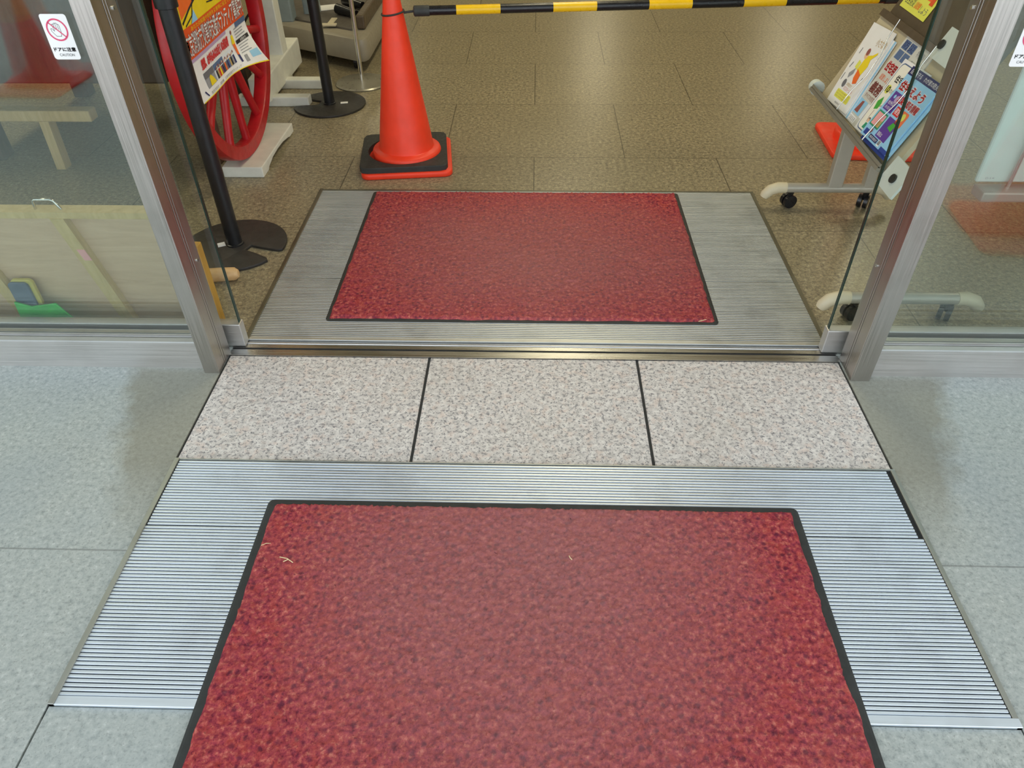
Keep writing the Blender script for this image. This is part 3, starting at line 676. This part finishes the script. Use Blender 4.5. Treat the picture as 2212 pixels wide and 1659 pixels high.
# slanted front edge, straight sides; laid out from its near right corner, then moved into place
def soft(poly, r, n=6):
    """polygon with rounded corners"""
    out = []; k = len(poly)
    for i in range(k):
        p, c, q = Vector(poly[i-1]), Vector(poly[i]), Vector(poly[(i+1) % k])
        a = c+(p-c).normalized()*r; b = c+(q-c).normalized()*r
        for t in range(n+1):
            u = t/n; out.append(tuple(a*(1-u)**2+c*2*u*(1-u)+b*u*u))
    return out
MB().prism(soft([(0, 0), (0.0, 1.30), (-0.76, 1.30), (-0.70, 0.41)], 0.11), 0.055, 0.185, M['greyplastic'], 'z', 0.028).build('shell', gm, 40)
MB().prism(soft([(-0.10, 0.18), (-0.08, 1.15), (-0.66, 1.15), (-0.60, 0.47)], 0.03), 0.18, 0.196, M['darkdeck'], 'z', 0.004).build('deck', gm, 40)
MB().box((-0.58, 0.37, 0.18), (-0.49, 0.46, 1.2), M['bluegrey'], 0.01, 2).build('column', gm)
MB().box((-0.46, 0.50, 0.18), (-0.37, 0.58, 1.2), M['bluegrey'], 0.01, 2).build('column', gm)
MB().box((-0.085, 0.20, 0.188), (-0.035, 0.85, 0.262), M['rackdark'], 0.01, 2).build('side_bar', gm)
MB().tube([(-0.25, 0.50, 0.226), (-0.12, 0.40, 0.22)], [0.030, 0.02], M['blackbar'], 14).build('pedal', gm, 50); MB().tube([(-0.25, 0.70, 0.226), (-0.12, 0.60, 0.22)], [0.030, 0.02], M['blackbar'], 14).build('pedal', gm, 50)
MB().box((-0.27, 0.26, 0.196), (-0.235, 0.40, 0.202), M['beige'], 0.002, 1).build('latch', gm); MB().box((-0.30, 0.235, 0.196), (-0.21, 0.27, 0.206), M['beige'], 0.002, 1).build('latch', gm)
for x_, y_ in ((-0.09, 0.14), (-0.58, 0.44), (-0.09, 1.18), (-0.66, 1.18)):
    MB().tube([(x_-0.018, y_, 0.036), (x_+0.018, y_, 0.036)], 0.036, M['blackbar'], 20).build('caster', gm, 40)
MB().tube([(-0.49, 0.42, 0.62), (-0.54, 0.30, 0.45), (-0.62, 0.24, 0.34), (-0.70, 0.20, 0.25), (-0.76, 0.18, 0.16), (-0.78, 0.17, 0.02)], 0.006, M['blackbar'], 8).build('cable', gm, 60)
gm.location = (-0.925, 4.21, 0)
pp_ = MB().box((-1.325, 4.80, 0.1965), (-1.195, 4.92, 0.1990), M['paper'], rot=Matrix.Rotation(0.4, 3, 'Z'), org=Vector((-1.26, 4.86, 0.2)))
tag(pp_.build('paper_sheet'), 'crumpled pale sheet of paper lying on the grey machine deck', 'paper')

# ------------------------------------------------------------------ brochure rack
PA = Vector((1.06, 2.75, 0.41)); E1 = Vector((0, -1, 0)); E2 = Vector((0.13, 0, 0.265)).normalized(); NN = Vector((-E2.z, 0, E2.x))
def P3(s, t, o=0.0): v = PA+E1*s+E2*t+NN*o; return (v.x, v.y, v.z)
def slab(mb, s0, t0, s1, t1, o0, o1, m_):
    vs_ = [P3(s, t, o) for o in (o0, o1) for s, t in ((s0, t0), (s1, t0), (s1, t1), (s0, t1))]
    return mb.add(vs_, [(3, 2, 1, 0), (4, 5, 6, 7), (0, 1, 5, 4), (1, 2, 6, 5), (2, 3, 7, 6), (3, 0, 4, 7)], m_)
rk = thing('brochure_rack', 'beige metal brochure rack on castors behind the right glass door', 'brochure rack', (1.15, 2.3, 0))
slab(MB(), -0.02, -0.01, 0.655, 0.30, -0.022, -0.006, M['rackpanel']).build('sloping_panel', rk)
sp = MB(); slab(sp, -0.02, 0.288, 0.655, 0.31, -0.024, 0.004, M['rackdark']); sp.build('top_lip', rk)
lg = MB(); slab(lg, -0.05, -0.020, 0.655, -0.007, -0.024, 0.035, M['ledge']); slab(lg, -0.05, -0.010, 0.655, 0.002, 0.030, 0.035, M['ledge']); lg.build('ledge', rk)
MB().tube([P3(-0.085, -0.004, 0.01), P3(-0.078, -0.004, 0.01), P3(-0.045, -0.004, 0.01)], [0.012, 0.024, 0.026], M['palewhite'], 16).build('end_cap', rk, 50)
for tz, nm in ((0.0, 'side_bracket'), (0.325, 'side_bracket')):
    b = MB(); s0 = 0.66 if tz == 0 else 0.43
    s1 = 0.775 if tz == 0 else 0.62
    slab(b, s0, tz-0.045, s1, tz+0.045, 0.004, 0.012, M['palewhite']); bo = b.build(nm, rk)
    cx = 0.722 if tz == 0 else 0.452
    MB().tube([P3(cx, tz-0.004, 0.010), P3(cx, tz-0.004, 0.018)], 0.0135, M['blackbar'], 18).build('bolt', bo, 40)
# upper tier, only its dark underside and lower edge in view
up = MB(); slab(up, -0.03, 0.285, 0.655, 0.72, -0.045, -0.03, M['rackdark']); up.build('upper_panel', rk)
for y_ in (2.655, 1.90):
    if y_ > 2.2:
        MB().box((1.128, y_-0.017, 0.09), (1.182, y_+0.017, 0.485), M['rackmetal'], 0.004, 2).build('post', rk)
        MB().box((1.262, y_-0.017, 0.09), (1.302, y_+0.017, 0.95), M['rackmetal'], 0.004, 2).build('post', rk)
    else:
        MB().box((1.050, y_-0.017, 0.09), (1.096, y_+0.017, 0.36), M['rackmetal'], 0.004, 2).build('post', rk)
    f = MB(); f.tube([(0.975, y_, 0.084), (1.30, y_, 0.084)], 0.0185, M['rackmetal'], 16); fo = f.build('foot_bar', rk, 50)
    for sg, xx in ((-1, 0.975), (1, 1.30)):
        MB().tube([(xx, y_, 0.084), (xx+sg*0.03, y_, 0.084), (xx+sg*0.058, y_, 0.074), (xx+sg*0.074, y_, 0.055), (xx+sg*0.078, y_, 0.046)], [0.0205, 0.0215, 0.0215, 0.020, 0.016], M['beige'], 16).build('end_cap', fo, 60)
    for xx, rz in ((1.000, 0.3), (1.290, 1.0)):
        d = Vector((math.cos(rz), math.sin(rz), 0)); w = Vector((-d.y, d.x, 0)); c = Vector((xx, y_+0.012, 0.026)); q = MB()
        for sgn in (-1, 1): q.tube([c+w*sgn*0.004, c+w*sgn*0.019], 0.026, M['blackbar'], 20)
        q.tube([c+Vector((0, 0, 0.01)), (xx, y_, 0.07)], 0.011, M['blackbar'], 10); q.build('castor', rk, 40)
MB().tube([(1.073, 1.90, 0.345), (1.12, 2.2, 0.41), (1.155, 2.655, 0.44)], 0.014, M['rackmetal'], 10).build('stretcher', rk, 60)
for pts in ([(0.178, 0.312, 0.03), (0.180, 0.25, 0.024), (0.203, 0.204, 0.02), (0.211, 0.132, 0.018), (0.192, 0.075, 0.018), (0.195, 0.047, 0.02), (0.204, 0.004, 0.026)],
            [(0.462, 0.312, 0.03), (0.455, 0.251, 0.024), (0.479, 0.193, 0.02), (0.474, 0.135, 0.018), (0.457, 0.076, 0.018), (0.467, 0.003, 0.026)]):
    MB().tube([P3(*p) for p in pts], 0.0022, M['chrome'], 8).build('wire_clip', rk, 60)

def quad_fn(bl, br, tl, off, w, h):
    bl, br, tl = Vector(bl), Vector(br), Vector(tl)
    def fn(s, t, o):
        p = bl+(br-bl)*(s/w)+(tl-bl)*(t/h); return P3(p.x, p.y, off+o)
    return fn
G = 'brochures on the sloping rack'
def flyer():
    for k, (ds, dt, off) in enumerate(((0.03, -0.006, 0.0), (0.0, 0.0, 0.004))):
        S = Sheet(quad_fn((0.055+ds, -0.004), (0.235+ds*0.6, 0.008+dt), (-0.012+ds*1.4, 0.262+dt*2), off, 0.2, 0.27), 0.2, 0.27, M['paper'], 0.003)
        if k == 0:
            S.rect(0.188, 0.0, 0.2, 0.27, INK['sky'])
            tag(S.build('brochure'), 'white brochure with pale blue edge, tucked beneath the flyer with a yellow figure', 'brochure', G); continue
        S.text('小さな命', 0.11, 0.212, 0.19, 0.238, INK['tan'])
        S.poly([(0.088, 0.125), (0.10, 0.175), (0.135, 0.185), (0.15, 0.15), (0.135, 0.115)], INK['yellow'], 2); S.poly([(0.098, 0.10), (0.095, 0.13), (0.135, 0.118), (0.14, 0.09), (0.115, 0.083)], INK['tangerine'], 3)
        S.poly(disc((0.095, 0.178), 0.014, 14), INK['skin'], 3); S.poly(disc((0.094, 0.187), 0.012, 12), INK['brown'], 4); S.poly([(0.13, 0.18), (0.165, 0.20), (0.168, 0.193), (0.138, 0.168)], INK['yellow'], 3)
        S.poly([(0.06, 0.13), (0.065, 0.155), (0.088, 0.15), (0.086, 0.125)], INK['lime'], 2); S.poly([(0.045, 0.105), (0.075, 0.13), (0.08, 0.11), (0.055, 0.09)], INK['grey'], 2)
        for p, q in (((0.03, 0.17), (0.035, 0.19)), ((0.02, 0.12), (0.03, 0.14)), ((0.165, 0.115), (0.16, 0.095)), ((0.012, 0.075), (0.016, 0.10))): S.line(p, q, 0.004, INK['ash'], 2)
        S.poly(disc((0.055, 0.072), 0.014, 16), INK['ash'], 2); S.text('お問合せ', 0.078, 0.070, 0.125, 0.081, INK['tan']); S.text('０１２０－１１９', 0.075, 0.055, 0.15, 0.066, INK['red'])
        S.poly(rrect(0.035, 0.022, 0.165, 0.05, 0.006), INK['lime'], 1)
        for j in range(3): S.text('住まいの安全を確かめよう', 0.042, 0.026+j*0.008, 0.155, 0.0305+j*0.008, INK['tan'])
        S.text('東京消防庁', 0.07, 0.007, 0.115, 0.013, INK['grey'])
        tag(S.build('brochure'), 'white flyer with a small yellow-clad figure, at the far end of the rack', 'brochure', G)
flyer()
def news():
    S = Sheet(quad_fn((0.232, 0.0), (0.44, 0.002), (0.225, 0.300), -0.003, 0.21, 0.30), 0.21, 0.30, INK['news'], 0.003)
    for i in range(2):
        for j in range(2): S.rect(0.012+i*0.045, 0.252-j*0.032, 0.052+i*0.045, 0.28-j*0.032, INK['steelblue'])
    S.text('防災', 0.014, 0.255, 0.095, 0.278, INK['navy']); S.text('特集号', 0.12, 0.255, 0.2, 0.275, INK['grey']); S.text('暮らしを守る', 0.12, 0.23, 0.2, 0.243, INK['grey'])
    S.text('住宅用火災警報器', 0.01, 0.178, 0.205, 0.208, INK['red'], 2, 0, 0.001); S.text('設置しましたか', 0.02, 0.150, 0.12, 0.168, INK['tangerine'])
    S.text('義務', 0.015, 0.105, 0.09, 0.140, INK['brown'], 2, 0, 0.001); S.text('すべての住宅に', 0.015, 0.085, 0.1, 0.10, INK['brown'])
    S.rect(0.0, 0.03, 0.07, 0.078, INK['sky']); S.poly([(0.02, 0.036), (0.03, 0.072), (0.045, 0.075), (0.05, 0.036)], INK['brown'], 2); S.rect(0.075, 0.03, 0.20, 0.078, INK['pale']); S.rect(0.01, 0.004, 0.07, 0.024, INK['white'], 1)
    S.text('２３０５号', 0.014, 0.006, 0.066, 0.021, INK['ash'])
    tag(S.build('brochure'), 'grey news sheet with blue and red headline blocks, under the white booklet', 'brochure', G)
news()
def booklet():
    S = Sheet(quad_fn((0.338, 0.004), (0.52, 0.012), (0.318, 0.238), 0.004, 0.185, 0.235), 0.185, 0.235, M['paper'], 0.004)
    S.poly(rrect(0.006, 0.006, 0.18, 0.225, 0.018), INK['steelblue'], 1); S.poly(rrect(0.0095, 0.0095, 0.1765, 0.2215, 0.016), INK['cream'], 2)
    S.text('住宅防火', 0.03, 0.168, 0.13, 0.190, INK['black'], 3, 0, 0.0006); S.poly(disc((0.03, 0.142), 0.014, 16), INK['lime'], 3); S.text('10', 0.019, 0.133, 0.041, 0.152, INK['black'], 4, 0, 0.0006); S.text('のポイント', 0.046, 0.135, 0.11, 0.15, INK['ash'], 4)
    S.poly([(0.03, 0.075), (0.022, 0.10), (0.04, 0.12), (0.052, 0.10), (0.05, 0.082)], INK['green'], 3); S.pline([(0.04, 0.075), (0.038, 0.055), (0.042, 0.035)], 0.002, INK['brown'], 3); S.pline([(0.05, 0.09), (0.07, 0.1), (0.085, 0.096)], 0.002, INK['brown'], 3)
    S.poly(disc((0.05, 0.045), 0.007, 12), INK['black'], 3); S.poly(disc((0.05, 0.042), 0.006, 12), INK['skin'], 4); S.poly([(0.038, 0.015), (0.044, 0.034), (0.056, 0.034), (0.06, 0.015)], INK['teal'], 3)
    tag(S.build('brochure'), 'white booklet with a yellow 10 and a green leaf, half under the blue magazine', 'brochure', G)
booklet()
def magazine(k):
    o0 = 0.008+k*0.006; d = (0.012 if k == 0 else 0.0)
    S = Sheet(quad_fn((0.408+d, 0.010-d), (0.608+d, 0.018-d), (0.404+d, 0.238-d), o0, 0.2, 0.228), 0.2, 0.228, INK['sky'], 0.005)
    if k == 0:
        S.rect(0, 0, 0.2, 0.02, INK['blue']); tag(S.build('brochure'), 'lower blue magazine peeping from beneath the top blue one', 'brochure', G); return
    S.rect(0, 0.203, 0.2, 0.228, INK['navy']); S.text('自分で守る　わが家の防火', 0.012, 0.208, 0.19, 0.223, INK['white'])
    for m_, lv, bd in ((INK['white'], 2, 0.003), (INK['red'], 3, 0.001)):
        S.text('住宅えよう', 0.012, 0.158, 0.17, 0.186, m_, lv, 0, bd); S.text('火災を知る情報', 0.055, 0.128, 0.185, 0.150, m_, lv, 0, bd)
    S.rect(0.012, 0.092, 0.072, 0.15, INK['purple']); S.poly(disc((0.05, 0.132), 0.012, 14), INK['lilac'], 2); S.poly(disc((0.03, 0.136), 0.006, 10), INK['sky'], 2); S.text('台所は', 0.018, 0.110, 0.06, 0.122, INK['white']); S.text('火の元', 0.018, 0.096, 0.06, 0.107, INK['white'])
    S.rect(0.008, 0.036, 0.072, 0.086, INK['teal']); S.rect(0.013, 0.041, 0.067, 0.081, INK['pink'], 2); S.poly([(0.045, 0.041), (0.05, 0.06), (0.067, 0.063), (0.067, 0.041)], INK['tan'], 3)
    S.rect(0.080, 0.095, 0.118, 0.122, INK['red']); S.text('寝室', 0.084, 0.1, 0.114, 0.118, INK['white']); S.poly(rrect(0.122, 0.075, 0.165, 0.122, 0.008), INK['tangerine'], 1); S.poly(disc((0.143, 0.105), 0.012, 14), INK['lime'], 2)
    S.rect(0.080, 0.022, 0.150, 0.088, INK['purple']); S.poly([(0.11, 0.06), (0.12, 0.08), (0.142, 0.078), (0.14, 0.055)], INK['green'], 2); S.text('階段は', 0.086, 0.027, 0.115, 0.04, INK['white'])
    S.rect(0.012, 0.006, 0.04, 0.024, INK['blue']); S.poly(disc((0.045, 0.026), 0.009, 12), INK['brown'], 2); S.rect(0.056, 0.006, 0.115, 0.019, INK['navy']); S.text('東京消防庁', 0.060, 0.0085, 0.111, 0.0165, INK['white']); S.rect(0.12, 0.004, 0.138, 0.024, INK['white'])
    for j in range(6): S.rect(0.122+j*0.0025, 0.008, 0.1233+j*0.0025, 0.021, INK['black'], 2)
    S.rect(0.150, 0.0, 0.2, 0.012, INK['blue'], 1)
    tag(S.build('brochure'), 'light blue magazine with red title, topmost and nearest on the rack', 'brochure', G)
magazine(0); magazine(1)
def leaflet():
    fn = quad_fn((0.000, 0.340), (0.202, 0.338), (0.000, 0.63), -0.0275, 0.18, 0.26)
    S = Sheet(fn, 0.18, 0.26, INK['lime'], 0.001)
    S.poly(rrect(0.02, 0.048, 0.165, 0.24, 0.02), INK['tangerine'], 1); S.poly(rrect(0.034, 0.066, 0.15, 0.23, 0.016), INK['yellow'], 2)
    S.text('住まいの防火防災', 0.03, 0.052, 0.12, 0.063, INK['cream'], 3); S.text('自主防災', 0.015, 0.014, 0.075, 0.036, INK['darkgrey'], 2); S.text('訓練', 0.08, 0.014, 0.115, 0.034, INK['tangerine'], 2); S.text('しよう', 0.12, 0.012, 0.165, 0.03, INK['ash'], 2)
    S.poly(disc((0.155, 0.075), 0.012, 12), INK['brown'], 4); S.poly([(0.145, 0.04), (0.15, 0.066), (0.165, 0.064), (0.168, 0.04)], INK['orange'], 4); S.poly([(0.15, 0.09), (0.155, 0.12), (0.168, 0.12), (0.168, 0.09)], INK['sky'], 4)
    tag(S.build('leaflet'), 'yellow leaflet with orange border hanging on the rack\'s dark upper panel', 'leaflet')
leaflet()

# ------------------------------------------------------------------ caution stickers on the fixed glass
def sticker(label, x0, z0, w, h):
    fn = lambda s, t, o: (x0+s, 1.6641-o, z0+t)
    b = MB(); P = rrect(0, 0, w, h, 0.006); n = len(P)
    S = Sheet(fn, w*0.5, h*0.5, M['paper'], 0.0002, step=0.0003); S.b = MB(); S.poly(P, M['paper'], 0.4)
    c = (w*0.5, h*0.66); r = w*0.39; k = w/0.058
    # open hand in outline
    hand = [(-0.006, -0.013), (-0.013, -0.003), (-0.0135, 0.002), (-0.011, 0.0025), (-0.0065, -0.003), (-0.0085, 0.010), (-0.0065, 0.0115), (-0.0045, 0.0095), (-0.004, 0.0125), (-0.0015, 0.0135), (-0.0005, 0.0115),
            (0.0005, 0.0135), (0.003, 0.013), (0.0035, 0.0105), (0.0045, 0.011), (0.0065, 0.0105), (0.007, 0.006), (0.0065, -0.006), (0.0045, -0.013), (-0.006, -0.013)]
    hand = [(c[0]+a*k, c[1]+b_*k) for a, b_ in hand]
    S.pline(hand, 0.0009, INK['darkgrey'], 1)
    for a, y0_, y1_ in ((-0.0045, 0.0, 0.0095), (-0.0005, 0.0005, 0.0115), (0.0035, 0.0005, 0.0105)): S.line((c[0]+a*k, c[1]+y0_*k), (c[0]+a*k, c[1]+y1_*k), 0.0008, INK['darkgrey'], 1)
    S.ring(c, r*0.86, r, INK['magenta'], 2); a = math.radians(135)
    S.line((c[0]+r*0.9*math.cos(a), c[1]+r*0.9*math.sin(a)), (c[0]-r*0.9*math.cos(a), c[1]-r*0.9*math.sin(a)), r*0.10, INK['magenta'], 2)
    S.text('ドアに注意', w*0.10, h*0.185, w*0.92, h*0.275, INK['black'], 2, 0, 0.0003); S.text('CAUTION', w*0.24, h*0.075, w*0.80, h*0.135, INK['darkgrey'], 2)
    o = S.build('caution_sticker'); tag(o, label, 'sticker', 'door caution stickers')
sticker('white door caution sticker with crossed-out hand on the left glass pane', -1.0605, 0.8505, 0.0585, 0.0925)
sticker('white door caution sticker with crossed-out hand on the right glass pane', 1.0175, 0.8375, 0.0585, 0.0925)

# ------------------------------------------------------------------ behind the left pane
def plyboard():
    t = thing('plywood_board', 'plywood board on a pine batten frame, leaning behind the left glass', 'board', (-1.6, 1.83, 0))
    # the board leans slightly; s runs along x, t up the slope
    o = Vector((-2.35, 1.862, 0.0)); e2 = Vector((0, -0.062, 0.42)).normalized(); n = Vector((0, -e2.z, e2.y))
    def q(s, t_, d): v = o+Vector((1, 0, 0))*s+e2*t_+n*d; return (v.x, v.y, v.z)
    def sl(mb, pts, d0, d1, m_):
        k = len(pts); vs_ = [q(*p, d) for d in (d0, d1) for p in pts]
        mb.add(vs_, [tuple(range(k))[::-1], tuple(range(k, 2*k))]+[(i, (i+1) % k, (i+1) % k+k, i+k) for i in range(k)], m_)
    b = MB(); sl(b, [(0, 0), (1.36, 0), (1.36, 0.42), (0, 0.42)], -0.01, 0.0, M['plywood']); b.build('sheet', t)
    b = MB(); sl(b, [(0, 0.405), (1.36, 0.405), (1.36, 0.425), (0, 0.425)], -0.014, 0.022, M['batten']); b.build('top_batten', t)
    b = MB(); sl(b, [(1.022, 0.405), (1.060, 0.405), (1.105, 0.0), (1.067, 0.0)], 0.0, 0.024, M['batten']); bo = b.build('batten', t)
    b = MB(); sl(b, [(1.049, 0.30), (1.071, 0.30), (1.077, 0.262), (1.055, 0.262)], 0.024, 0.0255, INK['pink']); b.build('pink_tag', bo)
    b = MB(); sl(b, [(0.70, 0.405), (0.738, 0.405), (0.785, 0.0), (0.747, 0.0)], 0.0, 0.024, M['batten']); b.build('batten', t)
    b = MB(); b.tube([q(0.985, 0.425, 0.006), q(0.99, 0.452, 0.006), q(0.997, 0.456, 0.006), q(1.040, 0.456, 0.006), q(1.047, 0.452, 0.006), q(1.056, 0.425, 0.006)], 0.0038, M['chrome'], 10); b.build('handle', t, 60)
plyboard()
ob = MB().box((-0.975, 1.80, 0.0), (-0.955, 1.835, 0.30), M['ochre'], 0.002, 1)
tag(ob.build('timber_offcut'), 'narrow ochre timber offcut standing upright between left jamb and glass door', 'timber')
lgm = MB().tube([(-1.30, 2.060, 0.024), (-1.06, 2.094, 0.024), (-1.012, 2.101, 0.024), (-1.000, 2.103, 0.024)], [0.024, 0.024, 0.022, 0.013], M['logwood'], 18)
tag(lgm.build('timber_pole', None, 50), 'pale rounded timber end poking out by the nearer stanchion foot', 'timber')
gp = MB().prism([(-1.575, 0.0), (-1.566, 0.112), (-1.52, 0.096), (-1.44, 0.108), (-1.375, 0.0)], 1.790, 1.797, M['green'], 'y', 0.002)
tag(gp.build('plastic_sheet'), 'bright green plastic sheet at the bottom of the left glass', 'plastic sheet')
fl = thing('float_tool', 'slate grey float with yellow foam edge propped against the plywood board', 'float', (-1.53, 1.805, 0.08))
MB().prism(rrect(-1.570, 0.083, -1.508, 0.172, 0.014), 1.804, 1.812, M['slate'], 'y', 0.002).build('face', fl)
MB().prism(rrect(-1.563, 0.083, -1.496, 0.178, 0.014), 1.812, 1.824, M['yellow'], 'y', 0.002).build('foam_back', fl)
tr = thing('added_trestle', 'low pine trestle built behind the left glass to stand for a reflection', 'added_trestle', (-2.1, 3.0, 0))  # solid trestle added inside in place of a faint reflection in the pane
MB().box((-2.75, 2.98, 0.205), (-1.85, 3.04, 0.25), M['batten'], 0.003, 1).build('added_beam', tr)
for x_ in (-2.06, -2.62): MB().prism([(2.97, 0.0), (3.02, 0.0), (3.035, 0.21), (2.985, 0.21)], x_-0.02, x_+0.02, M['batten'], 'x').build('leg', tr)

# ------------------------------------------------------------------ behind the right pane
nb = thing('notice_board', 'pale notice board on a steel stand behind the right glass', 'board', (1.9, 2.1, 0))
MB().box((1.30, 2.05, 0.392), (2.2, 2.065, 1.25), M['palewhite'], 0.004, 1).build('panel', nb)
MB().box((1.305, 2.0, 0.352), (2.2, 2.065, 0.384), M['rackmetal'], 0.006, 2).build('tray', nb)
MB().tube([(1.392, 2.04, 0.365), (1.392, 2.04, 1.25)], 0.006, M['chrome'], 12).build('rod', nb, 50)
for x_ in (1.98, 2.16): MB().box((x_-0.015, 2.067, 0.0), (x_+0.015, 2.10, 1.25), M['rackmetal'], 0.003, 1).build('leg', nb)
for x_ in (1.98, 2.16): MB().box((x_-0.015, 1.92, 0.0), (x_+0.015, 2.30, 0.02), M['rackmetal'], 0.003, 1).build('foot', nb)
S = Sheet(lambda s, t, o: (1.322+s, 2.0498-o, 0.402+t), 0.03, 0.008, M['palewhite'], 0.0001); S.text('D.S.K', 0.001, 0.001, 0.028, 0.007, INK['grey'])
S.build('lettering', nb)

# ------------------------------------------------------------------ bits of straw on the mats
def straw(label, paths, r=0.0011):
    b = MB()
    for p in paths: b.tube(p, r, M['straw'], 6)
    tag(b.build('straw_scrap', None, 60), label, 'straw', 'scraps of straw')
ZS = 0.0185
straw('forked pale straw scrap near the left edge of the nearer mat', [[(-0.548, 0.955, ZS), (-0.530, 0.950, ZS+0.002), (-0.515, 0.941, ZS)], [(-0.537, 0.943, ZS), (-0.526, 0.949, ZS+0.001)]])
straw('thin curved straw at the left rim of the nearer mat', [[(-0.598, 0.985, ZS), (-0.588, 0.990, ZS+0.001), (-0.578, 0.991, ZS)]], 0.0008)
straw('tiny straw speck in the middle of the nearer mat', [[(0.089, 0.972, ZS), (0.091, 0.966, ZS+0.001), (0.095, 0.962, ZS)]])
straw('thin straw on the near right corner of the farther mat', [[(0.520, 1.866, 0.013), (0.540, 1.872, 0.015), (0.560, 1.878, 0.014)]])
